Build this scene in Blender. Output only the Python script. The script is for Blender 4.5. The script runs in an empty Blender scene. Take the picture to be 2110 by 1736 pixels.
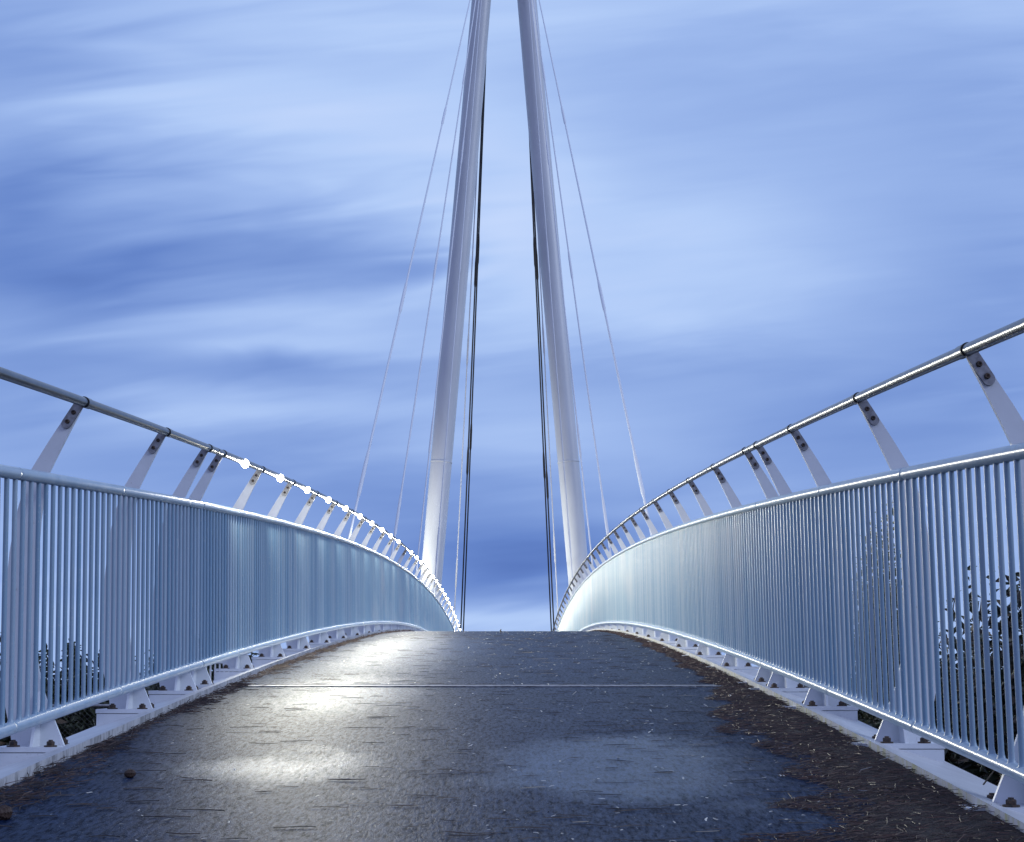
import bpy, math, random
from mathutils import Vector, Matrix
R = math.radians
sc = bpy.context.scene
COL = sc.collection
rnd = random.Random(7)

# ------------------------------------------------------------------ camera
ZC = 5.0                                   # height of the eye above the ground datum
PITCH = R(6)
F = 2820.0                                 # focal length in units of a 2110 wide picture
PX, PY = 1054.2, 1103.4                    # principal point in that picture
cam = bpy.data.cameras.new('camera')
co = bpy.data.objects.new('camera', cam); COL.objects.link(co)
co.location = (0, 0, ZC); co.rotation_euler = (R(90) + PITCH, 0, 0)
cam.sensor_width = 36; cam.lens = F / 2110 * 36
cam.shift_x = .00055; cam.shift_y = .11157
cam.clip_start = .05; cam.clip_end = 4000
sc.camera = co


def ray(x, y):
    a = (x - PX) / F; b = (PY - y) / F
    return Vector((a, math.cos(PITCH) - b * math.sin(PITCH), math.sin(PITCH) + b * math.cos(PITCH)))


def at_depth(x, y, Y):
    d = ray(x, y); return Vector((0, 0, ZC)) + d * (Y / d.y)


# ------------------------------------------------------------------ dusk sky
world = bpy.data.worlds.new('World'); sc.world = world; world.use_nodes = True
nt = world.node_tree; N = nt.nodes; Lk = nt.links
N.clear()


def nd(tree, t, **k):
    n = tree.nodes.new(t)
    for a, v in k.items():
        setattr(n, a, v)
    return n


def mth(tree, op, a, b=None, c=None, clamp=False):
    n = tree.nodes.new('ShaderNodeMath'); n.operation = op; n.use_clamp = clamp
    for i, v in enumerate((a, b, c)):
        if v is None: continue
        if isinstance(v, (int, float)): n.inputs[i].default_value = v
        else: tree.links.new(v, n.inputs[i])
    return n.outputs[0]


def srgb(r, g, b):
    f = lambda u: (u / 12.92 if u <= .04045 else ((u + .055) / 1.055) ** 2.4)
    return (f(r / 255), f(g / 255), f(b / 255), 1)


tc = nd(nt, 'ShaderNodeTexCoord')
sep = nd(nt, 'ShaderNodeSeparateXYZ'); Lk.new(tc.outputs['Generated'], sep.inputs[0])
dx, dy, dzz = sep.outputs
yy = mth(nt, 'MAXIMUM', mth(nt, 'ABSOLUTE', dy), .25)
az = mth(nt, 'DIVIDE', dx, yy)
el = mth(nt, 'DIVIDE', dzz, yy)
el_s = mth(nt, 'SUBTRACT', el, mth(nt, 'MULTIPLY', az, .11))


def sky_noise(sx, sz, seed, detail, dist, rough=.55):
    cmb = nd(nt, 'ShaderNodeCombineXYZ')
    Lk.new(mth(nt, 'MULTIPLY', az, sx), cmb.inputs[0])
    Lk.new(mth(nt, 'MULTIPLY', el_s, sz), cmb.inputs[1])
    cmb.inputs[2].default_value = seed
    n = nd(nt, 'ShaderNodeTexNoise'); n.inputs['Scale'].default_value = 1
    n.inputs['Detail'].default_value = detail; n.inputs['Roughness'].default_value = rough
    n.inputs['Distortion'].default_value = dist
    Lk.new(cmb.outputs[0], n.inputs['Vector'])
    return mth(nt, 'SUBTRACT', n.outputs['Fac'], .5)


n1 = sky_noise(3.2, 17, 1.3, 4, .5)
n2 = sky_noise(6, 70, 5.1, 3, .3)
n3 = sky_noise(4.5, 30, 9.7, 2, .8)
warp_a = mth(nt, 'MULTIPLY', n3, .16)
warp_e = mth(nt, 'MULTIPLY', n1, .055)
azw = mth(nt, 'ADD', az, warp_a)
elw = mth(nt, 'ADD', el, warp_e)
val = mth(nt, 'ADD', mth(nt, 'MULTIPLY', n1, .22), .655)
val = mth(nt, 'ADD', val, mth(nt, 'MULTIPLY', n2, .075))
val = mth(nt, 'ADD', val, mth(nt, 'MULTIPLY', n3, .22))
CLOUDS = [  # centre x, y, half widths (in the 2110 frame), amount
    (230, 480, 380, 115, -.27), (720, 545, 200, 62, -.20), (600, 770, 230, 38, -.28), (200, 590, 320, 70, -.16),
    (30, 420, 160, 160, -.22), (0, 90, 240, 190, -.22), (60, 800, 240, 160, -.25), (500, 1000, 330, 110, -.18),
    (1050, 1150, 330, 85, -.5), (1050, 1010, 420, 50, -.14), (1200, 745, 260, 60, -.18), (760, 900, 260, 90, -.06),
    (1900, 900, 330, 150, -.24), (2060, 640, 230, 150, -.24), (1880, 420, 300, 110, -.10), (1700, 170, 420, 110, -.10),
    (1560, 850, 200, 120, -.12), (2050, 240, 200, 120, -.12),
    (420, 225, 420, 60, .20), (850, 330, 260, 150, .18), (1040, 500, 130, 170, .22), (1420, 500, 320, 120, .18),
    (1000, 30, 500, 90, .14), (560, 635, 330, 26, .14), (560, 705, 380, 24, .12), (500, 830, 330, 34, .14),
    (1060, 1285, 700, 30, .22), (1330, 640, 200, 60, .1)]
for cx, cy, sx, sy, amp in CLOUDS:
    d = ray(cx, cy); a0, e0 = d.x / d.y, d.z / d.y
    qa = mth(nt, 'DIVIDE', mth(nt, 'SUBTRACT', azw, a0), sx / F)
    qe = mth(nt, 'DIVIDE', mth(nt, 'SUBTRACT', elw, e0), sy / F)
    q = mth(nt, 'ADD', mth(nt, 'MULTIPLY', qa, qa), mth(nt, 'MULTIPLY', qe, qe))
    g = mth(nt, 'EXPONENT', mth(nt, 'MULTIPLY', q, -.7))
    val = mth(nt, 'MULTIPLY_ADD', g, amp, val)
ramp = nd(nt, 'ShaderNodeValToRGB'); Lk.new(val, ramp.inputs[0])
cr = ramp.color_ramp
cr.elements[0].position = 0; cr.elements[0].color = srgb(66, 96, 168)
cr.elements[1].position = 1; cr.elements[1].color = srgb(196, 216, 253)
for p_, c_ in ((.22, srgb(103, 135, 203)), (.42, srgb(131, 161, 221)), (.64, srgb(157, 185, 237)), (.80, srgb(178, 204, 248))):
    e_ = cr.elements.new(p_); e_.color = c_
# the part of the sky behind the eye: even lavender dusk cloud
front = nd(nt, 'ShaderNodeMapRange'); front.interpolation_type = 'SMOOTHSTEP'
front.inputs['From Min'].default_value = -.15; front.inputs['From Max'].default_value = .45
Lk.new(dy, front.inputs['Value'])
mixb = nd(nt, 'ShaderNodeMix', data_type='RGBA'); mixb.inputs[6].default_value = (.37, .44, .78, 1)
Lk.new(front.outputs[0], mixb.inputs[0]); Lk.new(ramp.outputs[0], mixb.inputs[7])
bg = nd(nt, 'ShaderNodeBackground'); Lk.new(mixb.outputs[2], bg.inputs[0]); bg.inputs[1].default_value = 1.0
wo = nd(nt, 'ShaderNodeOutputWorld'); Lk.new(bg.outputs[0], wo.inputs[0])

# the last glow of the day, low and soft behind the eye
sun = bpy.data.lights.new('sun', 'SUN'); sun.energy = 1.15; sun.angle = R(20); sun.color = (.76, .85, 1)
so = bpy.data.objects.new('sun', sun); COL.objects.link(so)
so.rotation_euler = (R(60), 0, R(70))

vs = sc.view_settings
vs.view_transform = 'Standard'; vs.look = 'None'; vs.exposure = 0; vs.gamma = 1; vs.use_curve_mapping = False
sc.cycles.max_bounces = 6; sc.cycles.diffuse_bounces = 3; sc.cycles.glossy_bounces = 3
sc.cycles.sample_clamp_indirect = 6
sc.cycles.use_denoising = True


# ------------------------------------------------------------------ materials
def mat(name):
    m = bpy.data.materials.new(name); m.use_nodes = True
    t = m.node_tree; b = t.nodes['Principled BSDF']
    return m, t, b


def tex_noise(t, scale, detail=3, vec=None, rough=.55, stretch=None):
    n = nd(t, 'ShaderNodeTexNoise'); n.inputs['Scale'].default_value = scale
    n.inputs['Detail'].default_value = detail; n.inputs['Roughness'].default_value = rough
    if vec is None:
        vec = nd(t, 'ShaderNodeNewGeometry').outputs['Position']
    if stretch:
        mp = nd(t, 'ShaderNodeMapping'); mp.inputs['Scale'].default_value = stretch
        t.links.new(vec, mp.inputs[0]); vec = mp.outputs[0]
    t.links.new(vec, n.inputs['Vector'])
    return n.outputs['Fac']


def mrange(t, v, a, b, c=0, d=1):
    n = nd(t, 'ShaderNodeMapRange')
    t.links.new(v, n.inputs[0])
    for i, q in enumerate((a, b, c, d)): n.inputs[i + 1].default_value = q
    return n.outputs[0]


def mixc(t, f, a, b):
    n = nd(t, 'ShaderNodeMix', data_type='RGBA')
    if isinstance(f, float): n.inputs[0].default_value = f
    else: t.links.new(f, n.inputs[0])
    for i, v in ((6, a), (7, b)):
        if isinstance(v, tuple): n.inputs[i].default_value = v if len(v) == 4 else v + (1,)
        else: t.links.new(v, n.inputs[i])
    return n.outputs[2]


def bump(t, b, h, strength, dist):
    n = nd(t, 'ShaderNodeBump'); n.inputs['Strength'].default_value = strength
    n.inputs['Distance'].default_value = dist
    t.links.new(h, n.inputs['Height']); t.links.new(n.outputs[0], b.inputs['Normal'])


# pale blue gloss paint of rails and balusters
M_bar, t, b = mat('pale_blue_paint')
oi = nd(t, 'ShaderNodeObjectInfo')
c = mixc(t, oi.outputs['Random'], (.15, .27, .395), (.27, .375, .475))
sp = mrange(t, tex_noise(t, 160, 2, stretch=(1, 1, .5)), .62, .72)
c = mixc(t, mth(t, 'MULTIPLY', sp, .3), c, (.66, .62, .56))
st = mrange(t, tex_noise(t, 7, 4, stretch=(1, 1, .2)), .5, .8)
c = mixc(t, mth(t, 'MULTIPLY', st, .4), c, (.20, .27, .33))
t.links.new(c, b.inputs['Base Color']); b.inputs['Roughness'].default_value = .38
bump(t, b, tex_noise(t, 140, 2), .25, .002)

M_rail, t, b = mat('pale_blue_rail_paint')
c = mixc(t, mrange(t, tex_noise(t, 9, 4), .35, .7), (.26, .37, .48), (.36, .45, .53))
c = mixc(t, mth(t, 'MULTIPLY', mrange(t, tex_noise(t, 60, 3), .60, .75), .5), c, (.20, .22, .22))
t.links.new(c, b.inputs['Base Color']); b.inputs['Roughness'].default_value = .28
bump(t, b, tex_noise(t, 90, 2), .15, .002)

# white paint of posts
M_white, t, b = mat('white_paint')
c = mixc(t, mrange(t, tex_noise(t, 6, 5), .35, .75), (.68, .72, .77), (.60, .64, .69))
c = mixc(t, mth(t, 'MULTIPLY', mrange(t, tex_noise(t, 45, 3), .66, .78), .4), c, (.34, .32, .30))
t.links.new(c, b.inputs['Base Color']); b.inputs['Roughness'].default_value = .45


def beam_mat(name, stain, sc_, amount):
    m, t, b = mat(name)
    geo = nd(t, 'ShaderNodeNewGeometry')
    sx = nd(t, 'ShaderNodeSeparateXYZ'); t.links.new(geo.outputs['Normal'], sx.inputs[0])
    side = mrange(t, mth(t, 'ABSOLUTE', sx.outputs[0]), .5, .9)
    c = mixc(t, mrange(t, tex_noise(t, 5, 5), .35, .75), (.56, .575, .60), (.45, .46, .49))
    streak = mrange(t, tex_noise(t, 1, 4, stretch=(3, 26, 7), rough=.7), .46, .66)
    f = mth(t, 'MULTIPLY', mth(t, 'MULTIPLY', streak, side), amount)
    c = mixc(t, f, c, stain)
    spot = mrange(t, tex_noise(t, 38, 4), .62, .74)
    c = mixc(t, mth(t, 'MULTIPLY', spot, .5), c, (.2, .2, .19))
    t.links.new(c, b.inputs['Base Color']); b.inputs['Roughness'].default_value = .42
    bump(t, b, tex_noise(t, 60, 3), .2, .003)
    return m


M_beamL = beam_mat('white_paint_dirt_streaked', (.10, .10, .10), 1, .8)
M_beamR = beam_mat('white_paint_moss_stained', (.42, .42, .22), 1, .95)

M_mast, t, b = mat('mast_paint')
c = mixc(t, mrange(t, tex_noise(t, 1.5, 5, stretch=(1, 1, .25)), .3, .75), (.60, .64, .70), (.47, .51, .56))
t.links.new(c, b.inputs['Base Color']); b.inputs['Roughness'].default_value = .4

M_cable, t, b = mat('cable_sheath')
b.inputs['Base Color'].default_value = (.62, .66, .72, 1); b.inputs['Roughness'].default_value = .4
M_cable_dark, t, b = mat('shaded_cable_sheath')  # underside shade of the far stays put into the colour
b.inputs['Base Color'].default_value = (.03, .03, .035, 1); b.inputs['Roughness'].default_value = .5

M_steel, t, b = mat('brushed_stainless')
b.inputs['Metallic'].default_value = 1
c = mixc(t, mrange(t, tex_noise(t, 14, 4), .35, .7), (.20, .21, .225), (.15, .16, .17))
t.links.new(c, b.inputs['Base Color'])
b.inputs['Roughness'].default_value = .3

M_galv, t, b = mat('dull_steel')
b.inputs['Metallic'].default_value = .7
c = mixc(t, mrange(t, tex_noise(t, 40, 4), .35, .7), (.30, .31, .33), (.16, .16, .17))
t.links.new(c, b.inputs['Base Color']); b.inputs['Roughness'].default_value = .45

M_bolt, t, b = mat('rusty_bolt')
c = mixc(t, mrange(t, tex_noise(t, 120, 3), .4, .65), (.035, .032, .032), (.10, .06, .04))
t.links.new(c, b.inputs['Base Color']); b.inputs['Roughness'].default_value = .6
b.inputs['Metallic'].default_value = .3

M_black, t, b = mat('black_rubber')
b.inputs['Base Color'].default_value = (.012, .012, .013, 1); b.inputs['Roughness'].default_value = .6

M_lamp, t, b = mat('lamp_lens')
b.inputs['Base Color'].default_value = (.9, .9, .9, 1)
b.inputs['Emission Color'].default_value = (1, .97, .82, 1); b.inputs['Emission Strength'].default_value = 45

# wet dark asphalt
M_deck, t, b = mat('wet_asphalt')
grit = tex_noise(t, 1, 3, stretch=(62, 15, 40), rough=.75)          # grain drawn out along the path; lit tops put into colour and gloss
grit2 = tex_noise(t, 1, 2, stretch=(26, 5, 20), rough=.6)
fine = tex_noise(t, 90, 3, rough=.75)
c = mixc(t, mrange(t, grit, .36, .68), (.0005, .003, .014), (.008, .024, .075))
c = mixc(t, mth(t, 'MULTIPLY', mrange(t, tex_noise(t, 1.1, 5), .45, .75), .35), c, (.012, .016, .026))
chip = mrange(t, tex_noise(t, 1, 2, stretch=(95, 30, 60)), .70, .75)
c = mixc(t, mth(t, 'MULTIPLY', chip, .8), c, (.26, .28, .28))
t.links.new(c, b.inputs['Base Color'])
geo = nd(t, 'ShaderNodeNewGeometry'); sp_ = nd(t, 'ShaderNodeSeparateXYZ'); t.links.new(geo.outputs['Position'], sp_.inputs[0])
wob = mth(t, 'MULTIPLY', mth(t, 'SUBTRACT', tex_noise(t, 1.6, 4), .5), 1.1)
wet = None                                                            # damp hollows of the surface
for cx, cy, sx, sy, am in ((-.95, 5.55, .46, .45, .62), (.45, 5.6, .50, .72, 1.25), (-1.0, 8.6, .6, 1.6, .55), (-.9, 14, .8, 4.5, .6), (.1, 7.2, .5, .45, .25), (.9, 4.6, .35, .35, .5)):
    qx = mth(t, 'DIVIDE', mth(t, 'ADD', mth(t, 'SUBTRACT', sp_.outputs[0], cx), mth(t, 'MULTIPLY', wob, .45)), sx)
    qy = mth(t, 'DIVIDE', mth(t, 'ADD', mth(t, 'SUBTRACT', sp_.outputs[1], cy), wob), sy)
    q = mth(t, 'MULTIPLY', mth(t, 'EXPONENT', mth(t, 'MULTIPLY', mth(t, 'ADD', mth(t, 'MULTIPLY', qx, qx), mth(t, 'MULTIPLY', qy, qy)), -1)), am)
    wet = q if wet is None else mth(t, 'MAXIMUM', wet, q)
wet = mrange(t, mth(t, 'ADD', wet, mth(t, 'MULTIPLY', mth(t, 'SUBTRACT', grit2, .5), .35)), .22, .75)
t.links.new(mth(t, 'SUBTRACT', .48, mth(t, 'MULTIPLY', wet, .14)), b.inputs['Roughness'])
lev = mth(t, 'ADD', .13, mth(t, 'MULTIPLY', wet, .50))
lev = mth(t, 'MULTIPLY', lev, mrange(t, grit, .36, .66, .25, 1.9))
t.links.new(lev, b.inputs['Specular IOR Level']); b.inputs['Specular Tint'].default_value = (.60, .78, 1, 1)
bump(t, b, mth(t, 'ADD', fine, grit), .45, .006)

# litter: colour carried by each needle
M_needle, t, b = mat('dead_needles')
at = nd(t, 'ShaderNodeAttribute'); at.attribute_name = 'tint'
t.links.new(at.outputs['Color'], b.inputs['Base Color']); b.inputs['Roughness'].default_value = .55

M_leaf, t, b = mat('leaves')
at = nd(t, 'ShaderNodeAttribute'); at.attribute_name = 'tint'
t.links.new(at.outputs['Color'], b.inputs['Base Color']); b.inputs['Roughness'].default_value = .5

M_bark, t, b = mat('bark')
c = mixc(t, tex_noise(t, 20, 4, stretch=(1, 1, .2)), (.03, .025, .02), (.10, .08, .06))
t.links.new(c, b.inputs['Base Color']); b.inputs['Roughness'].default_value = .9

M_ground, t, b = mat('grass_and_soil')
c = mixc(t, mrange(t, tex_noise(t, .8, 6), .35, .7), (.012, .014, .008), (.03, .026, .016))
t.links.new(c, b.inputs['Base Color']); b.inputs['Roughness'].default_value = .95
bump(t, b, tex_noise(t, 6, 5), .8, .1)

M_cone, t, b = mat('pine_cone_scales')
vo = nd(t, 'ShaderNodeTexVoronoi'); vo.inputs['Scale'].default_value = 110
c = mixc(t, mrange(t, vo.outputs['Distance'], 0, .6), (.10, .05, .03), (.025, .014, .01))
t.links.new(c, b.inputs['Base Color']); b.inputs['Roughness'].default_value = .6

# ------------------------------------------------------------------ mesh helpers


class MB:
    def __init__(s):
        s.v = []; s.f = []; s.m = []; s.c = []

    def add(s, vs_, fs, mi=0, col=None):
        o = len(s.v); s.v += [tuple(q) for q in vs_]
        for f_ in fs:
            s.f.append(tuple(i + o for i in f_)); s.m.append(mi)
            if col is not None: s.c.append(col)

    def box(s, a, b_, mi=0):
        (x0, y0, z0), (x1, y1, z1) = a, b_
        s.add([(x0, y0, z0), (x1, y0, z0), (x1, y1, z0), (x0, y1, z0), (x0, y0, z1), (x1, y0, z1), (x1, y1, z1), (x0, y1, z1)],
              [(3, 2, 1, 0), (4, 5, 6, 7), (0, 1, 5, 4), (1, 2, 6, 5), (2, 3, 7, 6), (3, 0, 4, 7)], mi)

    def tube(s, pts, r, n=12, mi=0, cap=True, col=None):
        pts = [Vector(p) for p in pts]
        rs = r if isinstance(r, (list, tuple)) else [r] * len(pts)
        vs_ = []
        for i, p in enumerate(pts):
            d = (pts[min(i + 1, len(pts) - 1)] - pts[max(i - 1, 0)])
            if d.length < 1e-9: d = Vector((0, 0, 1))
            d.normalize()
            up = Vector((0, 0, 1)) if abs(d.z) < .95 else Vector((0, 1, 0))
            u = d.cross(up).normalized(); w = u.cross(d)
            for k in range(n):
                a = 2 * math.pi * k / n
                vs_.append(p + (u * math.cos(a) + w * math.sin(a)) * rs[i])
        fs = []
        for i in range(len(pts) - 1):
            for k in range(n):
                k2 = (k + 1) % n
                fs.append((i * n + k, i * n + k2, (i + 1) * n + k2, (i + 1) * n + k))
        if cap:
            fs.append(tuple(range(n - 1, -1, -1))); fs.append(tuple(range((len(pts) - 1) * n, len(pts) * n)))
        s.add(vs_, fs, mi, col)

    def lathe(s, prof, n=16, mi=0, c=(0, 0, 0)):
        vs_ = []
        for r_, z_ in prof:
            for k in range(n):
                a = 2 * math.pi * k / n
                vs_.append((c[0] + r_ * math.cos(a), c[1] + r_ * math.sin(a), c[2] + z_))
        fs = []
        for i in range(len(prof) - 1):
            for k in range(n):
                k2 = (k + 1) % n
                fs.append((i * n + k, i * n + k2, (i + 1) * n + k2, (i + 1) * n + k))
        fs.append(tuple(range(n - 1, -1, -1))); fs.append(tuple(range((len(prof) - 1) * n, len(prof) * n)))
        s.add(vs_, fs, mi)

    def mesh(s, name, mats, smooth=True, angle=35):
        me = bpy.data.meshes.new(name); me.from_pydata(s.v, [], s.f); me.update()
        for m_ in (mats if isinstance(mats, (list, tuple)) else [mats]): me.materials.append(m_)
        if any(s.m): me.polygons.foreach_set('material_index', s.m)
        if s.c:
            a = me.color_attributes.new('tint', 'FLOAT_COLOR', 'CORNER')
            buf = []
            for f_, c_ in zip(s.f, s.c): buf += list(c_ + (1.0,)) * len(f_)
            a.data.foreach_set('color', buf)
        if smooth:
            me.polygons.foreach_set('use_smooth', [True] * len(s.f))
            try: me.set_sharp_from_angle(angle=R(angle))
            except Exception: pass
        return me


def link(name, data, loc=(0, 0, 0), parent=None, rot=None):
    o = bpy.data.objects.new(name, data); COL.objects.link(o)
    o.location = loc
    if rot: o.rotation_euler = rot
    if parent: o.parent = parent
    return o


def tag(o, label=None, cat=None, group=None, kind=None):
    if label: o['label'] = label
    if cat: o['category'] = cat
    if group: o['group'] = group
    if kind: o['kind'] = kind
    return o


# ------------------------------------------------------------------ the arch of the deck
CO = (0.99498376, 0.03404311, -0.74286346, -0.04717134, -0.00544127)


def dz(y):
    t_ = (y - 33) / 20
    return ZC + sum(k * t_ ** i for i, k in enumerate(CO))


def sl(y): return (dz(y + .05) - dz(y - .05)) / .1


Y0, Y1 = -5.0, 60.0
YJ = 8.96
XL, XR = -1.84, 1.55                       # inner faces of the two edge beams


def frange(a, b_, st_):
    n = max(1, int(round((b_ - a) / st_))); return [a + (b_ - a) * i / n for i in range(n + 1)]


def sweep(mb, poly, ys):
    n = len(poly); vs_ = []
    for y in ys:
        z = dz(y)
        for x, h_ in poly: vs_.append((x, y, z + h_))
    fs = []
    for i in range(len(ys) - 1):
        for k in range(n):
            k2 = (k + 1) % n
            fs.append((i * n + k, (i + 1) * n + k, (i + 1) * n + k2, i * n + k2))
    fs.append(tuple(range(n))); fs.append(tuple(range((len(ys) - 1) * n + n - 1, (len(ys) - 1) * n - 1, -1)))
    mb.add(vs_, fs)


mb = MB()
sweep(mb, [(XL + .002, 0), (XL + .002, -.3), (XR - .002, -.3), (XR - .002, 0)], frange(Y0, Y1, .5))
deck = tag(link('bridge_deck', mb.mesh('bridge_deck', M_deck, True, 40)), kind='structure')
mb = MB()
for ya, yb, h0, mi in ((YJ - .03, YJ + .04, .007, 0), (YJ + .04, YJ + .068, .003, 1), (YJ + .068, YJ + .080, .008, 0)):
    vs_ = []
    for y in (ya, yb):
        for x in (XL + .004, XR - .004): vs_ += [(x, y, dz(y) - .02), (x, y, dz(y) + h0)]
    mb.add(vs_, [(1, 3, 7, 5), (0, 4, 6, 2), (0, 2, 3, 1), (4, 5, 7, 6), (0, 1, 5, 4), (2, 6, 7, 3)], mi)
M_joint, t, b = mat('worn_steel_strip')
b.inputs['Metallic'].default_value = .6
c = mixc(t, mrange(t, tex_noise(t, 20, 4), .35, .7), (.30, .31, .34), (.08, .08, .09))
t.links.new(c, b.inputs['Base Color']); b.inputs['Roughness'].default_value = .45
link('expansion_joint', mb.mesh('expansion_joint', [M_joint, M_black], False), parent=deck)

# ------------------------------------------------------------------ posts, beams, rails
P = 1.5
ZP_NEAR = [1.68, 3.18, 4.68, 6.17, 7.66, 8.74]
ZP_FAR = [9.18] + [10.63 + P * i for i in range(31)]
LAMPS = [9.86] + [ZP_FAR[i] + P / 2 for i in range(1, 31) if i != 10]
# profile of a post: height above its base plate, outward offset of outer and inner edge
PROF = [(0, .106, -.127), (.045, .113, -.108), (.114, .128, -.078), (.19, .147, -.047), (.26, .160, -.020), (.34, .166, .0),
        (.42, .167, .014), (.55, .167, .020), (.70, .161, .022), (.86, .149, .020), (1.0, .130, .014), (1.09, .109, .005),
        (1.207, .074, -.016), (1.275, .034, -.047), (1.344, -.007, -.080), (1.412, -.050, -.113), (1.470, -.089, -.142), (1.512, -.116, -.161)]
PROF = [(h_ if h_ < .4 else .4 + (h_ - .4) * 1.028, o_, i_) for h_, o_, i_ in PROF]


def post_mesh(sg):
    mb = MB(); n = len(PROF); th = .008
    fr = []; bk = []
    for h_, o_, i_ in PROF:
        fr += [(sg * o_, -th, h_), (sg * i_, -th, h_)]
        bk += [(sg * o_, th, h_), (sg * i_, th, h_)]
    fs = []
    m2 = 2 * n
    for i in range(n - 1):
        a, b_, c_, d_ = 2 * i, 2 * i + 1, 2 * i + 3, 2 * i + 2
        fs += [(a, b_, c_, d_), (m2 + b_, m2 + a, m2 + d_, m2 + c_), (a, d_, m2 + d_, m2 + a), (b_, m2 + b_, m2 + c_, c_)]
    fs += [(0, m2, m2 + 1, 1), (2 * n - 2, 2 * n - 1, m2 + 2 * n - 1, m2 + 2 * n - 2)]
    if sg < 0: fs = [tuple(reversed(q)) for q in fs]
    mb.add(fr + bk, fs)
    # stiffener in front of and behind the foot
    for s_ in (-1, 1):
        x0 = sg * -.012; w = .006
        vs_ = [(x0 - w, s_ * th, 0), (x0 + w, s_ * th, 0), (x0 - w, s_ * .105, 0), (x0 + w, s_ * .105, 0),
               (x0 - w, s_ * .02, .24), (x0 + w, s_ * .02, .24), (x0 - w, s_ * th, .24), (x0 + w, s_ * th, .24)]
        mb.add(vs_, [(2, 3, 5, 4), (0, 2, 4, 6), (1, 7, 5, 3), (4, 5, 7, 6), (0, 1, 3, 2)])
    return mb.mesh('post', M_white, False)


def bracket_mesh(sg):
    # rounded steel tab on the front of the post head
    mb = MB()
    a = Vector((sg * -.150, 0, 1.553)); b_ = Vector((sg * -.089, 0, 1.455))
    d = (b_ - a).normalized(); u = Vector((d.z, 0, -d.x)); r_ = .0225
    ring = [a + u * r_, a - u * r_]
    for k in range(9):
        an = math.pi * k / 8
        ring.append(b_ - u * r_ * math.cos(an) + d * r_ * math.sin(an))
    n = len(ring)
    vs_ = [(p.x, -.0175, p.z) for p in ring] + [(p.x, -.0085, p.z) for p in ring]
    fs = [tuple(range(n)), tuple(range(2 * n - 1, n - 1, -1))] + [(k, k + n, (k + 1) % n + n, (k + 1) % n) for k in range(n)]
    mb.add(vs_, fs)
    me = mb.mesh('bracket', M_galv, False)
    return me, [a + d * .054, a + d * .104]


def disc_bolt(r_, h_, seg=14):
    mb = MB()      # points towards -Y
    prof = [(r_, 0), (r_, h_ * .6), (r_ * .8, h_), (r_ * .45, h_), (r_ * .4, h_ * .6), (.0005, h_ * .6)]
    vs_ = []
    for q, z_ in prof:
        for k in range(seg):
            an = 2 * math.pi * k / seg; vs_.append((q * math.cos(an), -z_, q * math.sin(an)))
    fs = []
    for i in range(len(prof) - 1):
        for k in range(seg): fs.append((i * seg + k, i * seg + (k + 1) % seg, (i + 1) * seg + (k + 1) % seg, (i + 1) * seg + k))
    mb.add(vs_, fs); return mb.mesh('bolt', M_bolt, True, 30)


def anchor_bolt():
    mb = MB()
    mb.lathe([(.028, 0), (.028, .006), (.012, .007)], 18)
    mb.lathe([(.018, .006), (.018, .021), (.015, .024)], 6)
    mb.lathe([(.010, .02), (.010, .030)], 10)
    return mb.mesh('anchor_bolt', M_bolt, False)


me_post = {-1: post_mesh(-1), 1: post_mesh(1)}
me_brk = {-1: bracket_mesh(-1), 1: bracket_mesh(1)}
me_bolt = disc_bolt(.0105, .008)
me_anchor = anchor_bolt()
me_plate = {}
me_ped = {}
for sg in (-1, 1):
    mb = MB(); mb.box((min(sg * -.25, sg * .15), -.13, -.022), (max(sg * -.25, sg * .15), .13, 0)); me_plate[sg] = mb.mesh('base_plate', M_white, False)
    mb = MB(); mb.box((min(sg * -.25, sg * .143), -.134, -.20), (max(sg * -.25, sg * .143), .134, -.0255)); me_ped[sg] = mb.mesh('pedestal', M_white, False)
mb = MB()
prof = [(.0232, -.012), (.0252, -.010), (.0252, .050), (.0232, .052)]
mb.tube([(0, -.014, 0), (0, -.006, 0)], .0262, 20, 1)
mb.tube([(0, -.006, 0), (0, .06, 0)], .0248, 20, 0)
me_collar = mb.mesh('collar', [M_steel, M_black], True, 40)
# baluster with its weld at the foot
H_B, H_T = .145, 1.19
mb = MB()
mb.lathe([(.018, .018), (.014, .026), (.0115, .036), (.0105, .05), (.0105, H_T - H_B - .022)], 10)
me_bar = {}
for sg in (-1, 1):
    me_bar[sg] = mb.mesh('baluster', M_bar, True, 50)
mb = MB()
mb.lathe([(.004, -.036), (.016, -.031), (.025, -.017), (.0275, 0), (.025, .016), (.015, .025), (.004, .028)], 16)
me_lamp = mb.mesh('lamp', M_lamp, True, 80)

SIDE = {-1: dict(hh=1.552, hr=-1.955, foot=-2.12, bot=-2.03, top=-2.05, xin=XL, xout=-2.31, bm=M_beamL),
        1: dict(hh=1.572, hr=1.588, foot=1.745, bot=1.65, top=1.635, xin=XR, xout=1.94, bm=M_beamR)}


def rail_path(x, h_, ya, yb, seams=()):
    return [(x, y, dz(y) + h_) for y in frange(ya, yb, .375)]


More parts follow.
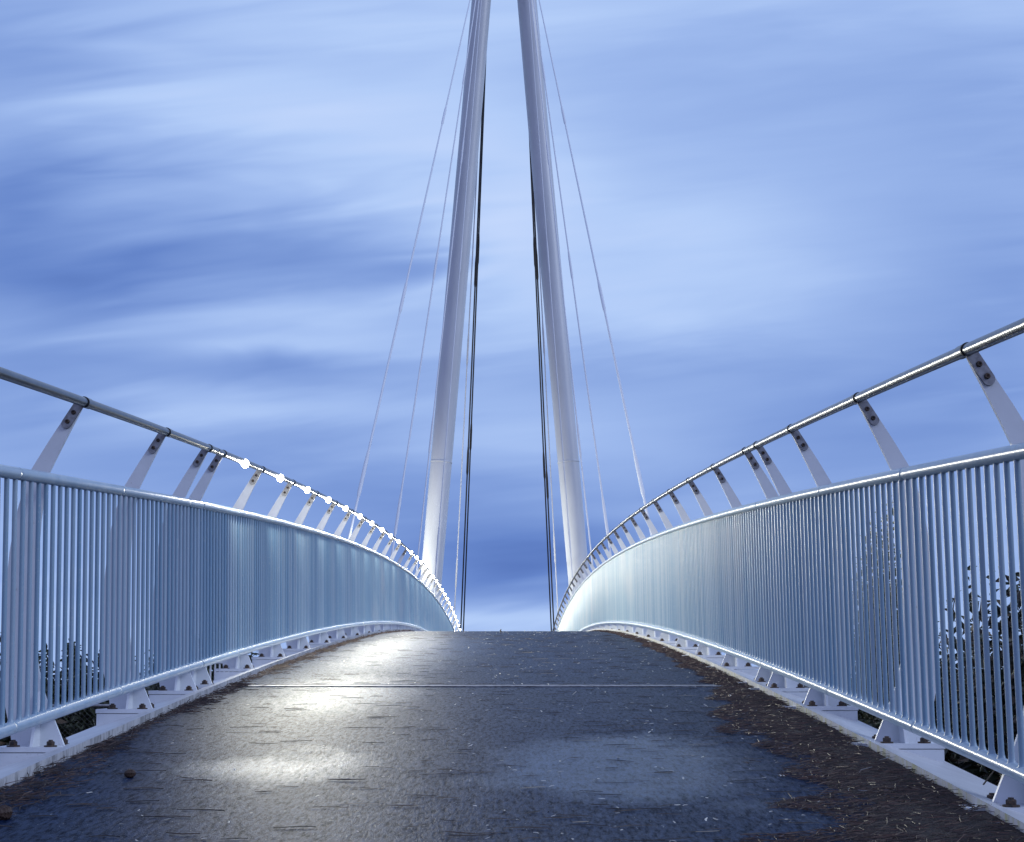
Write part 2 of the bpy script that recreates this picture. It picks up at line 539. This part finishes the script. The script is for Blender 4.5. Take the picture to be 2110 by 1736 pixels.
def rail_mesh(name, x, h_, ya, yb, r_, m_, seam=None, n=16):
    mb = MB()
    ys = frange(ya, yb, .375); pts = []; rs = []
    if seam:
        extra = []
        for s_ in seam:
            if ya + .1 < s_ < yb - .1: extra += [(s_ - .02, r_), (s_ + .02, r_), (s_ - .004, r_), (s_ - .002, r_ - .0025), (s_ + .002, r_ - .0025), (s_ + .004, r_)]
        allp = sorted([(y, r_) for y in ys if all(abs(y - s_) > .03 for s_ in seam)] + extra)
    else: allp = [(y, r_) for y in ys]
    mb.tube([(x, y, dz(y) + h_) for y, _ in allp], [q for _, q in allp], n)
    return mb.mesh(name, m_, True, 60)


def build_section(sg, ya, yb, zps, label, group, lamps=()):
    S = SIDE[sg]
    y_mid = zps[0]
    base = Vector((S['foot'], zps[0], dz(zps[0])))
    root = link('railing', None, base); tag(root, label, 'railing', group)

    def part(name, me, loc=(0, 0, 0), rot=None, par=root, pw=base):
        return link(name, me, Vector(loc) - pw, par, rot)
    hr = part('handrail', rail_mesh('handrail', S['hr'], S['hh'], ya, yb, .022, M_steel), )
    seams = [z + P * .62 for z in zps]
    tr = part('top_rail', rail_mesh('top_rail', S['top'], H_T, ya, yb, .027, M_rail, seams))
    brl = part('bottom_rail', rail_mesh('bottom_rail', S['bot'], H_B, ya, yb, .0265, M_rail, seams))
    lean = math.atan2(S['top'] - S['bot'], H_T - H_B)
    # balusters: the hundred nearest are parts, the rest one part
    ys = []; y = ya + (.035 if ya < 0 else .004)
    while y < yb - .005:
        ys.append(y); y += P / 16
    vis = [q for q in ys if q > 2.6]
    few = vis[:100]; rest = vis[100:]
    for q in few:
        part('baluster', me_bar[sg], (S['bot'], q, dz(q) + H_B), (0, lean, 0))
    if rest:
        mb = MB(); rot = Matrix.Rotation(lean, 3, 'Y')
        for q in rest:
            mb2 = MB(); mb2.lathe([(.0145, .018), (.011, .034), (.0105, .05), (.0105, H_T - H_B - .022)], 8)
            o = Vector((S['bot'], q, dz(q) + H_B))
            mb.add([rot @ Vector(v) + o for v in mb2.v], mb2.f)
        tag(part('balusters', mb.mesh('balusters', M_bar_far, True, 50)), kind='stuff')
    for k, z_ in enumerate(zps):
        b0 = Vector((S['foot'], z_, dz(z_) + (-.005 if sg < 0 else .011)))
        post = part('post', me_post[sg], b0)
        me_b, spots = me_brk[sg]
        link('bracket', me_b, (0, 0, 0), post)
        for s_ in spots: link('bolt', me_bolt, (s_.x, -.0175, s_.z), post)
        link('base_plate', me_plate[sg], (0, 0, 0), post)
        for bx in (-.082, .082):
            for by in (-.09, .09): link('anchor_bolt', me_anchor, (sg * (bx - .012), by, .0005), post)
        hc = Vector((S['hr'], z_, dz(z_) + S['hh'])) - b0
        link('collar', me_collar, hc, post, (math.atan(sl(z_)), 0, 0))
    for z_ in lamps:
        lp = part('lamp', me_lamp, (S['hr'] + .014, z_, dz(z_) + S['hh'] - .012), par=hr, pw=base + hr.location)
        ld = bpy.data.lights.new('lamp_light', 'SPOT')
        ld.energy = LAMP_W; ld.spot_size = R(162); ld.spot_blend = .3; ld.shadow_soft_size = .03
        ld.color = (1, .965, .80)
        lo = link('lamp_light', ld, (0.055, 0, -.03), lp)
        lo.rotation_euler = Vector((.94, 0, -.34)).to_track_quat('-Z', 'Y').to_euler()
        gd = bpy.data.lights.new('lamp_glow', 'POINT'); gd.energy = GLOW_W; gd.shadow_soft_size = .02; gd.color = (1, .97, .84)
        link('lamp_glow', gd, (0.012, 0, -.06), lp)
    return root


LAMP_W = 125
GLOW_W = 10
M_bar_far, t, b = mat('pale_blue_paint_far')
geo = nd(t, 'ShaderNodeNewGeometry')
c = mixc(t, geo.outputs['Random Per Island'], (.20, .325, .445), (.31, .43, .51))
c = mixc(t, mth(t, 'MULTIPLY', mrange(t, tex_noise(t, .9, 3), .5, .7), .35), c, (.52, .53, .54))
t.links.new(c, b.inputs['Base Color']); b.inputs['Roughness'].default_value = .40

for sg, nm in ((-1, 'left'), (1, 'right')):
    S = SIDE[sg]
    mb = MB(); a, o_ = S['xin'], S['xout']
    poly = [(a, -.4), (a, .043), (o_, .043 - .305 * abs(o_ - a)), (o_, -.4)]
    if sg > 0: poly = poly[::-1]
    sweep(mb, poly, frange(Y0, Y1, .5))
    bm = link('edge_beam', mb.mesh('edge_beam', S['bm'], False))
    tag(bm, {-1: 'white painted kerb beam with black dirt streaks, along the edge with the lit handrail lamps',
             1: 'white painted kerb beam with yellowish moss stains, beside the wide brown needle litter'}[sg], 'kerb', 'kerb beams')
    for z_ in ZP_NEAR + ZP_FAR:
        link('pedestal', me_ped[sg], (S['foot'], z_, dz(z_) + (-.005 if sg < 0 else .011)), bm)
GR = 'railing sections of the footbridge'
build_section(-1, -1, 8.95, ZP_NEAR, 'near left section of pale blue baluster railing without lamps, before the deck joint', GR)
build_section(-1, 8.97, 57, ZP_FAR, 'long curving railing section with a row of glowing lamps in its handrail', GR, LAMPS)
build_section(1, -1, 8.95, ZP_NEAR, 'near right railing section with widely spaced blue balusters in front of leafy shrubs', GR)
build_section(1, 8.97, 57, ZP_FAR, 'long curving unlit right railing section, brightly lit by the lamps opposite', GR)

# ------------------------------------------------------------------ masts and stays
YM = 47.0
MR = .37
TOP = {}
for sg, (xb, yb), (xt, yt) in ((-1, (888, 1203), (992.3, 0)), (1, (1193.5, 1197), (1086, 0))):
    a = at_depth(xb, yb, YM); b_ = at_depth(xt, yt, YM); d = (b_ - a) / (b_.z - a.z)
    foot = a + d * (0 - a.z); tip = a + d * (33 - a.z)
    root = link('mast', None, foot)
    tag(root, {-1: 'left white steel mast, warmly lit near its foot, leaning to the right',
               1: 'right white steel mast with a dark shaded left edge, leaning to the left'}[sg], 'mast', 'leaning bridge masts')
    zs = [0, 3, 6, 9, 9.2, 14, 20, 26, 33]
    mb = MB(); mb.tube([foot + d * z_ - foot for z_ in zs], [MR] * 7 + [MR * .97, MR * .9], 40)
    link('shaft', mb.mesh('shaft', M_mast, True, 60), (0, 0, 0), root)
    zc_ = at_depth(910, 953, YM).z
    mb = MB(); q = foot + d * zc_ - foot
    mb.tube([q - d * .03, q - d * .02, q + d * .02, q + d * .03], [MR, MR + .012, MR + .012, MR], 40)
    link('weld_ring', mb.mesh('weld_ring', M_mast, True, 40), (0, 0, 0), root)
    if sg < 0:
        lp = Vector((-2.9, -3.4, dz(YM) - .55))
        mb = MB(); mb.box((-.16, -.10, -.12), (.16, .10, .12)); mb.box((-.03, -.03, -.5), (.03, .03, -.1))
        fl = link('floodlight', mb.mesh('floodlight', M_galv, False), lp, root, (R(50), 0, R(-40)))
        fd = bpy.data.lights.new('flood', 'SPOT'); fd.energy = 3600; fd.spot_size = R(70); fd.spot_blend = .8; fd.shadow_soft_size = .15
        fd.color = (1, .96, .82)
        fo = link('flood', fd, lp + Vector((.22, .25, .42)), root)
        fo.rotation_euler = (Vector((.35, 0, dz(YM) + 2.5)) - lp).to_track_quat('-Z', 'Y').to_euler()
    zb = dz(YM) - 1.0
    mb = MB(); q = foot + d * (zb) - foot
    mb.tube([Vector((0, 0, 0)), Vector((0, 0, .4))], MR * 1.7, 24)
    link('footing', mb.mesh('footing', M_galv, False), (0, 0, 0), root)
    TOP[sg] = at_depth(1005 if sg < 0 else 1077.5, -160, YM - .2)


def cable(sg, pbot, ptop_img, xa, label, m_, r_, sleeves, T=None, name='stay_cable', group='stay cables'):
    T = T or TOP[sg]
    # the point of the deck edge that this stay is pinned to: where its line meets the outer edge
    best = None
    tp = at_proj(T)
    for i in range(900):
        y = 12 + i * .07
        q = Vector((xa, y, dz(y) - .05)); pq = at_proj(q)
        # image line from T to q evaluated at pbot height
        s_ = (pbot[1] - tp[1]) / (pq[1] - tp[1])
        e_ = abs(tp[0] + (pq[0] - tp[0]) * s_ - pbot[0])
        if best is None or e_ < best[0]: best = (e_, q)
    A = best[1]
    root = link(name, None, A); tag(root, label, 'cable', group)
    mb = MB(); mb.tube([Vector((0, 0, 0)), T - A], r_, 10)
    link('strand', mb.mesh('strand', m_, True, 60), (0, 0, 0), root)
    d = (T - A)
    pa = at_proj(A)
    for sy in sleeves:
        # parameter along the stay where it passes the image height sy
        lo, hi = 0., 1.
        for _ in range(40):
            m = (lo + hi) / 2
            if at_proj(A + d * m)[1] > sy: lo = m
            else: hi = m
        c_ = d * lo; u = d.normalized()
        mb = MB()
        mb.tube([c_ - u * .62, c_ - u * .5, c_ + u * .3, c_ + u * .5, c_ + u * .62], [r_ * 1.05, r_ * 1.6, r_ * 1.6, r_ * 1.3, r_ * 1.05], 12)
        link('sleeve', mb.mesh('sleeve', m_, True, 50), (0, 0, 0), root)
    mb = MB(); u = d.normalized()
    mb.tube([Vector((0, 0, 0)) - u * .1, u * .9], r_ * 1.5, 12)
    mb.box((-.05, -.1, -.3), (.05, .1, .06))
    link('anchor', mb.mesh('anchor', m_, False), (0, 0, 0), root)
    return root


def at_proj(p):
    v = Vector(p) - Vector((0, 0, ZC))
    d = v.y * math.cos(PITCH) + v.z * math.sin(PITCH)
    w = v.z * math.cos(PITCH) - v.y * math.sin(PITCH)
    return (PX + F * v.x / d, PY - F * w / d)


XA = {-1: -2.36, 1: 1.99}
SIDEW = {-1: 'left', 1: 'right'}
NEARC = {-1: [((735, 1040), (975, 612, 238)), ((820, 1062), (1058, 546, 155)), ((889, 897), (897, 312)), ((905, 1090), (1120, 530))],
         1: [((1330, 1040), (975, 610, 238)), ((1252, 1095), (1065, 546, 148)), ((1193, 905), (905, 314)), ((1158, 905), (1110, 530))]}
WORDS = ['outermost pale stay cable, farthest {0} of the masts', 'second pale stay cable from the outside, clear of the {0} mast',
         'thin pale stay cable running along the outer edge of the {0} mast', 'pale stay cable running down the front of the {0} mast']
for sg in (-1, 1):
    for k, (pb, sl_) in enumerate(NEARC[sg]):
        cable(sg, pb, None, XA[sg], WORDS[k].format(SIDEW[sg]), M_cable, .0185, sl_)
FARC = {-1: [((938, 1240), (1180, 720)), ((950, 1290), (950, 560)), ((955.5, 1290), (900, 515))],
        1: [((1149, 1240), (1130, 700)), ((1141.5, 1290), (1000, 545)), ((1136, 1290), (960, 520))]}
WORDF = ['thin grey stay cable between the {0} mast and the dark pair of stays', 'dark stay cable of the pair inside the {0} mast, on the mast side',
         'dark stay cable of the pair inside the {0} mast, on the gap side']
for sg in (-1, 1):
    for k, (pb, sl_) in enumerate(FARC[sg]):
        T = at_depth((1009 + k * 1.5) if sg < 0 else (1075 - k * 1.5), -160, YM + .35)
        cable(sg, pb, None, XA[sg], WORDF[k].format(SIDEW[sg]), M_cable_dark if k else M_cable, .023 if k == 0 else .030, sl_, T)

# ------------------------------------------------------------------ ground


def gz(x, y):
    f_ = min(1, max(0, (y - 22) / 14)); f_ = f_ * f_ * (3 - 2 * f_)
    side = min(1, max(0, (abs(x) - 2) / 8))
    near = 2.75 - 1.2 * side
    if x > 0: near += .25 * (1 - side)
    fade = min(1, max(0, (abs(x) - 30) / 40))
    return near * (1 - f_) * (1 - fade)


mb = MB()
gx = [-1500, -600, -250, -120, -70, -45] + [-30 + 1.5 * i for i in range(41)] + [45, 70, 120, 250, 600, 1500]
gy = [-300, -120, -60, -30] + [-15 + 1.5 * i for i in range(45)] + [60, 80, 120, 250, 600, 1500, 3000]
vs_ = [(x, y, gz(x, y) + (rnd.uniform(-.05, .05) if abs(x) < 30 else 0)) for y in gy for x in gx]
w_ = len(gx)
mb.add(vs_, [(j * w_ + i, j * w_ + i + 1, (j + 1) * w_ + i + 1, (j + 1) * w_ + i) for j in range(len(gy) - 1) for i in range(w_ - 1)])
tag(link('ground', mb.mesh('ground', M_ground)), kind='structure')

# ------------------------------------------------------------------ litter on the deck


def needle(mb, x, y, ang, ln, wd, tilt, bend, col, lift=.002, flat=False):
    # a three sided sliver, bent once
    ca, sa = math.cos(ang), math.sin(ang); pts = []
    for s_ in (-.5, 0, .5):
        px = x + ca * ln * s_ - sa * bend * (.25 - s_ * s_) * ln
        py = y + sa * ln * s_ + ca * bend * (.25 - s_ * s_) * ln
        pts.append(Vector((px, py, dz(py) + lift + wd * .5 + tilt * (s_ + .5) * ln)))
    u = Vector((-sa, ca, 0)) * wd * .5
    up = Vector((0, 0, wd * (.25 if flat else .8)))
    vs_ = []
    for i, p in enumerate(pts):
        k = .6 if i != 1 else 1
        vs_ += [p - u * k, p + u * k, p + up * k]
    mb.add(vs_, [(0, 1, 4, 3), (1, 2, 5, 4), (2, 0, 3, 5), (3, 4, 7, 6), (4, 5, 8, 7), (5, 3, 6, 8), (0, 2, 1), (6, 7, 8)], 0, col)


def brown():
    k = rnd.random(); s_ = rnd.uniform(.5, 1.3)
    if k < .62: c_ = (.026, .010, .007)
    elif k < .94: c_ = (.064, .028, .018)
    elif k < .996: c_ = (.09, .055, .038)
    else: c_ = (.26, .27, .29)
    return tuple(q * s_ for q in c_)


def lerp(tab, y):
    if y <= tab[0][0]: return tab[0][1]
    for (a, u), (b_, v) in zip(tab, tab[1:]):
        if y <= b_: return u + (v - u) * (y - a) / (b_ - a)
    return tab[-1][1]


WR = [(1, .92), (3.2, .86), (4.1, .80), (5.2, .62), (6.2, .52), (7.3, .46), (8.2, .34), (9, .23), (11.5, .19), (14, .14), (18, .12), (22, .10), (27, .06)]
WL = [(3, .10), (4.5, .12), (5.4, .14), (6.2, .12), (7, .09), (9, .08), (12, .07), (20, .06), (26, .04)]
from mathutils import noise as MN


def patch(x, y, s_=2.2): return MN.noise(Vector((x * s_, y * s_ * .8, 3.3))) * .5 + .5


# right drift: a low mound of soil-like mulch with needles on it
mb = MB(); ys = frange(1, 27, .11); nx = 15
vs_ = []
for y in ys:
    w0 = lerp(WR, y) * (.50 + .75 * patch(.3, y, .9) + .6 * (patch(4.1, y, 5.5) - .5)) * .74
    for i in range(nx):
        s_ = i / (nx - 1); x = XR - .001 - w0 * (1 - s_)
        hgt = (.003 + .011 * min(1, w0 / .5)) * min(1, s_ * 2.2) ** 1.2 * (.35 + 1.1 * patch(x * 3, y * 3, 2.2)) + .012 * max(0, MN.noise(Vector((x * 22, y * 16, 1))))
        edge = -.006 if i == 0 else 0
        vs_.append((x, y, dz(y) + hgt + edge - .002 + .004 * (s_ > .1)))
mb.add(vs_, [(j * nx + i, j * nx + i + 1, (j + 1) * nx + i + 1, (j + 1) * nx + i) for j in range(len(ys) - 1) for i in range(nx - 1)])
mulch_f = list(mb.f)
M_mulch, t, b = mat('damp_needle_mulch')
c = mixc(t, mrange(t, tex_noise(t, 70, 4, stretch=(.6, 1.6, 1)), .35, .7), (.007, .0032, .0025), (.028, .012, .008))
t.links.new(c, b.inputs['Base Color']); b.inputs['Roughness'].default_value = .8
bump(t, b, tex_noise(t, 90, 4), 1, .02)
drift = tag(link('needle_litter', mb.mesh('needle_litter', M_mulch)), 'wide drift of brown fallen needles along the right kerb', 'litter', kind='stuff')
mb = MB()
n_ = 0
while n_ < 21000:
    y = 2.6 + 24 * rnd.random() ** 2.3
    w0 = lerp(WR, y) * (.62 + .75 * patch(.3, y, .9))
    s_ = rnd.random() ** .9
    x = XR - .012 - w0 * 1.12 * s_
    if s_ > .6 and patch(x, y, 3.2) < .36 + (s_ - .6) * .75: 
        n_ += 1 if rnd.random() < .3 else 0
        continue
    hgt = (.003 + .014 * min(1, w0 / .5)) * max(0, 1 - s_) * rnd.uniform(.3, 1.5)
    ang = rnd.gauss(0, .6)
    needle(mb, x, y, ang, rnd.uniform(.03, .10), rnd.uniform(.0018, .0040), rnd.gauss(.02, .10), rnd.gauss(0, .7), brown(), hgt + .001)
    n_ += 1
link('loose_needles', mb.mesh('loose_needles', M_needle, False), (0, 0, 0), drift)['kind'] = 'stuff'

mb = MB()
for _ in range(3600):
    y = 3.5 + 22 * rnd.random() ** 1.8
    w0 = lerp(WL, y) * (.3 + 1.5 * patch(9, y, 1.6) ** 1.5 * 1.4)
    s_ = rnd.random() ** 1.4
    x = XL + .008 + w0 * s_
    needle(mb, x, y, rnd.gauss(.6, .9), rnd.uniform(.02, .075), rnd.uniform(.0018, .0045), rnd.gauss(.05, .2), rnd.gauss(0, .4), tuple(q * .8 for q in brown()), .012 * (1 - s_) * rnd.random())
# clumps of dark debris against the left kerb
for _ in range(34):
    y0 = 3.8 + 12 * rnd.random() ** 1.5; x0 = XL + rnd.uniform(.03, .13)
    for _k in range(28):
        needle(mb, x0 + rnd.gauss(0, .045), y0 + rnd.gauss(0, .05), rnd.gauss(0, .5), rnd.uniform(.03, .10), rnd.uniform(.002, .005), rnd.gauss(.05, .15), rnd.gauss(0, .3), tuple(q * .6 for q in brown()), rnd.uniform(0, .015))
tag(link('kerb_debris', mb.mesh('kerb_debris', M_needle, False)), 'narrow line of dark needles and dirt along the left kerb', 'litter', kind='stuff')

mb = MB()
for _ in range(760):      # single needles lying across the path
    y = 3.6 + 15 * rnd.random() ** 1.6; x = rnd.uniform(XL + .1, XR - .15)
    if rnd.random() < .35: x = XR - abs(rnd.gauss(0, .9)) - .1
    if x < XL + .1: continue
    k = rnd.random()
    col = (.014, .011, .010) if k < .6 else ((.055, .040, .028) if k < .95 else (.24, .22, .17))
    needle(mb, x, y, rnd.gauss(.05, .24), rnd.uniform(.05, .165), rnd.uniform(.002, .0042), rnd.gauss(0, .01), rnd.gauss(0, .25), col, .0015)
tag(link('scattered_needles', mb.mesh('scattered_needles', M_needle, False)), 'single dark pine needles scattered over the wet asphalt', 'litter', kind='stuff')

mb = MB()
for _ in range(1100):       # pale flecks of leaf and bark
    y = 4 + 21 * rnd.random() ** 1.15; x = rnd.uniform(XL + .25, XR - .1)
    if x < -.2 and rnd.random() < .6: continue
    g = rnd.uniform(.30, .72)
    needle(mb, x, y, rnd.uniform(0, 3.1), rnd.uniform(.008, .022) * (1 + y * .02), rnd.uniform(.004, .009), rnd.gauss(.05, .2), rnd.gauss(0, .6), (g, g * .98, g * .86), .002, True)
tag(link('leaf_flecks', mb.mesh('leaf_flecks', M_needle, False)), 'small pale leaf flecks scattered over the asphalt', 'litter', kind='stuff')


def deck_hit(x, y):        # deck point under an image point
    d = ray(x, y)
    for i in range(4000):
        s_ = 2.5 + i * .01
        if ZC + d.z * s_ <= dz(d.y * s_): return d * s_ + Vector((0, 0, ZC))
    return None


for (ix, iy, r_, rz, lab) in ((268, 1603, .016, .4, 'small brown pine cone on the asphalt, nearer the left kerb debris'),
                              (8, 1690, .022, 1.2, 'larger brown pine cone at the bottom left corner by the kerb')):
    q = deck_hit(ix, iy)
    mb = MB(); n = 16; vs_ = []; fs = []
    for i in range(13):
        s_ = i / 12; rr = r_ * (math.sin(math.pi * min(1, .06 + s_ * .9)) ** .7) * (1 + .14 * (i % 2))
        for k in range(n):
            a = 2 * math.pi * (k + .5 * (i % 2)) / n; rk = rr * (1 + .12 * (k % 2))
            vs_.append(((s_ - .5) * r_ * 2.7, rk * math.cos(a), rk * math.sin(a)))
    for i in range(12):
        for k in range(n): fs.append((i * n + k, i * n + (k + 1) % n, (i + 1) * n + (k + 1) % n, (i + 1) * n + k))
    fs += [tuple(range(n - 1, -1, -1)), tuple(range(12 * n, 13 * n))]
    mb.add(vs_, fs)
    tag(link('pine_cone', mb.mesh('pine_cone', M_cone, False), (q.x, q.y, dz(q.y) + r_ * .92), None, (math.atan(sl(q.y)), 0, rz)), lab, 'pine cone', 'pine cones on the path')


# ------------------------------------------------------------------ shrubs and trees outside the railings
def plant(name, base, crown_c, crown_r, n_leaf, lsize, tints, label, cat, group, sparse=.0, twigs=8, seed=1, trunk_r=.05, lobes=9):
    rr = random.Random(seed)
    root = link(name, None, base)
    tag(root, label, cat, group)
    c0 = Vector(crown_c) - Vector(base); cr_ = Vector(crown_r)
    cl = []
    for _ in range(lobes):
        while True:
            v = Vector((rr.uniform(-1, 1), rr.uniform(-1, 1), rr.uniform(-1, 1)))
            if v.length < 1: break
        cl.append((Vector((v.x * cr_.x * .75, v.y * cr_.y * .75, v.z * cr_.z * .75)) + c0, rr.uniform(.42, .66)))
    mb = MB()
    mb.tube([(0, 0, -.15), (rr.gauss(0, .05), rr.gauss(0, .05), c0.z * .45), c0 * .8], [trunk_r, trunk_r * .75, trunk_r * .4], 8)
    for q, k in cl:
        s_ = Vector((0, 0, max(.1, c0.z * rr.uniform(.15, .5))))
        m = s_.lerp(q, .5) + Vector((rr.gauss(0, .08), rr.gauss(0, .08), rr.gauss(0, .05)))
        mb.tube([s_, m, q], [trunk_r * .45, trunk_r * .3, trunk_r * .12], 6)
    tips = []
    for _ in range(twigs):
        q, k = rr.choice(cl)
        e = q + Vector((rr.gauss(0, .3) * cr_.x, rr.gauss(0, .3) * cr_.y, cr_.z * rr.uniform(.4, .9)))
        m = q.lerp(e, .55) + Vector((rr.gauss(0, .05), rr.gauss(0, .05), 0))
        mb.tube([q, m, e], [.008, .005, .002], 5); tips.append((q, m, e))
    link('trunk', mb.mesh('trunk', M_bark), (0, 0, 0), root)
    mb = MB()
    for i in range(int(n_leaf * 4)):
        if tips and rr.random() < .02:
            q, m, e = rr.choice(tips); p = m.lerp(e, rr.random() ** .8) + Vector((rr.gauss(0, .02), rr.gauss(0, .02), rr.gauss(0, .02)))
        else:
            q, k = rr.choice(cl)
            v = Vector((rr.gauss(0, 1), rr.gauss(0, 1), rr.gauss(0, 1))).normalized() * rr.random() ** .45
            p = q + Vector((v.x * cr_.x * k, v.y * cr_.y * k, v.z * cr_.z * k))
        wx = p.x + base[0]
        if (0 < wx < 2.09) or (0 > wx > -2.45): continue
        d = Vector((rr.gauss(0, 1), rr.gauss(0, 1), rr.gauss(-.2, .8))).normalized()
        s_ = d.cross(Vector((rr.gauss(0, 1), rr.gauss(0, 1), rr.gauss(0, 1)))).normalized(); nn = d.cross(s_)
        L = lsize * rr.uniform(.8, 1.7); W_ = L * rr.uniform(.32, .5)
        c_ = rr.choice(tints); g = rr.uniform(.6, 1.35); c_ = tuple(u * g for u in c_)
        mb.add([p, p + d * L * .5 + s_ * W_ * .5 + nn * L * .06, p + d * L - nn * L * .1, p + d * L * .5 - s_ * W_ * .5 + nn * L * .06],
               [(0, 1, 2), (0, 2, 3)], 0, c_)
    link('crown', mb.mesh('crown', M_leaf, False), (0, 0, 0), root)
    return root


DG = [(.020, .030, .016), (.030, .040, .020), (.014, .020, .014)]
BR = [(.060, .040, .024), (.034, .026, .018), (.022, .026, .016), (.10, .065, .038)]


def P_at(x, y, Y): return at_depth(x, y, Y)


def shrub(ix0, ix1, itop, Y, zbot, *a, depth=1.0, **k):
    pa, pb = P_at(ix0, itop, Y), P_at(ix1, itop, Y)
    cx, hw = (pa.x + pb.x) / 2, abs(pb.x - pa.x) / 2
    zc = (pa.z + zbot) / 2
    g = gz(cx, Y)
    return plant(a[0], (cx, Y, g), (cx, Y, zc), (hw, depth, (pa.z - zbot) / 2), *a[1:], **k)


SG = 'shrubs and small trees beyond the railings'
shrub(1915, 2010, 1240, 8.6, 3.0, 'leafy_shrub', 2000, .06, DG + BR[:1], 'dark evergreen shrub behind the right railing, left of the tall one at the picture edge', 'shrub', SG, seed=3, lobes=10, depth=.8)
shrub(1985, 2180, 1225, 7.4, 3.1, 'leafy_shrub', 3400, .062, DG + BR[:2], 'dense dark broad-leaved shrub behind the nearest right balusters', 'shrub', SG, seed=4, lobes=14, twigs=14, depth=.9)
shrub(1755, 1870, 1090, 16.5, 2.2, 'small_tree', 5200, .065, DG, 'taller sparse small tree seen through the right balusters', 'tree', SG, seed=5, lobes=12, depth=1.3, twigs=16)
shrub(1830, 1960, 1330, 13, 2.5, 'leafy_shrub', 2600, .07, DG, 'low dark shrub at the foot of the small tree behind the right balusters', 'shrub', SG, seed=6, lobes=10)
shrub(1720, 2060, 1520, 6.1, 3.6, 'brown_leaved_shrub', 2600, .075, BR, 'low shrub with withered brown leaves just outside the right kerb beam', 'shrub', SG, seed=8, lobes=14, depth=1.0, twigs=4)
shrub(1560, 1780, 1440, 9.5, 3.4, 'brown_leaved_shrub', 2400, .07, BR + DG, 'farther low withered shrub showing under the right bottom rail', 'shrub', SG, seed=9, lobes=12, depth=1.2, twigs=4)
shrub(2070, 2320, 1480, 5.0, 3.3, 'brown_leaved_shrub', 2200, .07, BR + DG, 'nearest withered shrub under the right bottom rail at the picture edge', 'shrub', SG, seed=10, lobes=12, depth=.8, twigs=4)
for i, (a, b_, tp, Y, lab) in enumerate((
        (-120, 60, 1275, 17, 'dark small tree at the far left behind the balusters, tallest of the left row'),
        (90, 190, 1315, 18, 'dark small tree behind the left balusters, above the wire fence'),
        (180, 300, 1308, 19, 'dark small tree behind the left balusters, third of the row'),
        (270, 400, 1312, 21, 'dark small tree behind the left balusters where they crowd together'),
        (380, 540, 1325, 23, 'dark small tree low behind the left railing, above the bar railing'),
        (520, 660, 1325, 27, 'dark small tree farthest along the left row, seen under the bottom rail'))):
    shrub(a, b_, tp, Y, 1.7, 'small_tree', 6000, .075, DG, lab, 'tree', SG, seed=20 + i, lobes=15, depth=1.5, twigs=2, trunk_r=.07)
shrub(-60, 120, 1475, 8, 3.4, 'brown_leaved_shrub', 1500, .06, DG + BR[:2], 'low brownish shrub under the left bottom rail at the picture edge', 'shrub', SG, seed=31, lobes=9, depth=.8, twigs=4)

M_wire, t, b = mat('dull_wire')
b.inputs['Base Color'].default_value = (.05, .055, .06, 1); b.inputs['Roughness'].default_value = .6
# chain link fence and bar railing beyond the left side
pr = P_at(232, 1455, 14); g = gz(-4.5, 14)
root = link('wire_fence', None, (pr.x, 14, g)); tag(root, 'dark chain link fence with thin posts, low beyond the left railing', 'fence')
top = pr.z - g
mb = MB(); wid = 3.2
for i in range(64):
    x = -wid + i * .05 * 1.0
for i in range(int((wid + top) / .055)):
    for sg in (1, -1):
        s0 = i * .055
        a0, b0 = (-min(s0, wid), max(0, s0 - wid)), (-max(0, s0 - top), min(s0, top))
        if sg < 0: a0, b0 = (-wid - a0[0], a0[1]), (-wid - b0[0], b0[1])
        if a0[1] < top: mb.tube([(a0[0], .004 * sg, a0[1]), (b0[0], .004 * sg, b0[1])], .0013, 4)
link('mesh', mb.mesh('mesh', M_wire), (0, 0, 0), root)
for x in (0, -.62 * 2.2, -2.7):
    mb = MB(); mb.tube([(x, 0, -.2), (x, 0, top + .03)], .022, 10); link('fence_post', mb.mesh('fence_post', M_galv), (0, .03, 0), root)
mb = MB(); mb.tube([(-wid, 0, top), (0, 0, top)], .018, 8); link('top_wire', mb.mesh('top_wire', M_galv), (0, .03, 0), root)

pa, pb = P_at(425, 1366, 21), P_at(472, 1366, 21); g = gz(pa.x, 21)
root = link('bar_railing', None, (pa.x, 21, g)); tag(root, 'pale upright bar railing low beyond the left bottom rail', 'railing')
hh = pa.z - g; ww = pb.x - pa.x
mb = MB(); mb.tube([(0, 0, hh), (ww, 0, hh)], .02, 8); link('top_bar', mb.mesh('top_bar', M_white), (0, 0, 0), root)
mb = MB(); mb.tube([(0, 0, .15), (ww, 0, .15)], .02, 8); link('bottom_bar', mb.mesh('bottom_bar', M_white), (0, 0, 0), root)
mb = MB(); mb.tube([(0, 0, -.15), (0, 0, hh)], .014, 6); me_b = mb.mesh('upright', M_white)
for i in range(6): link('upright', me_b, (ww * i / 5, 0, 0), root)

q = deck_hit(1032, 1306.5)
mb = MB()
mb.tube([(0, 0, -.01), (.002, 0, .03), (-.002, 0, .06)], [.004, .004, .003], 6)
for x_, z_ in ((.012, .04), (-.010, .05), (.006, .066)): mb.tube([(0, 0, z_ - .018), (x_, 0, z_)], [.005, .007], 5)
tag(link('dead_sprig', mb.mesh('dead_sprig', M_bark), (q.x, q.y, dz(q.y))), 'tiny dark sprig standing on the crest of the path between the masts', 'twig')
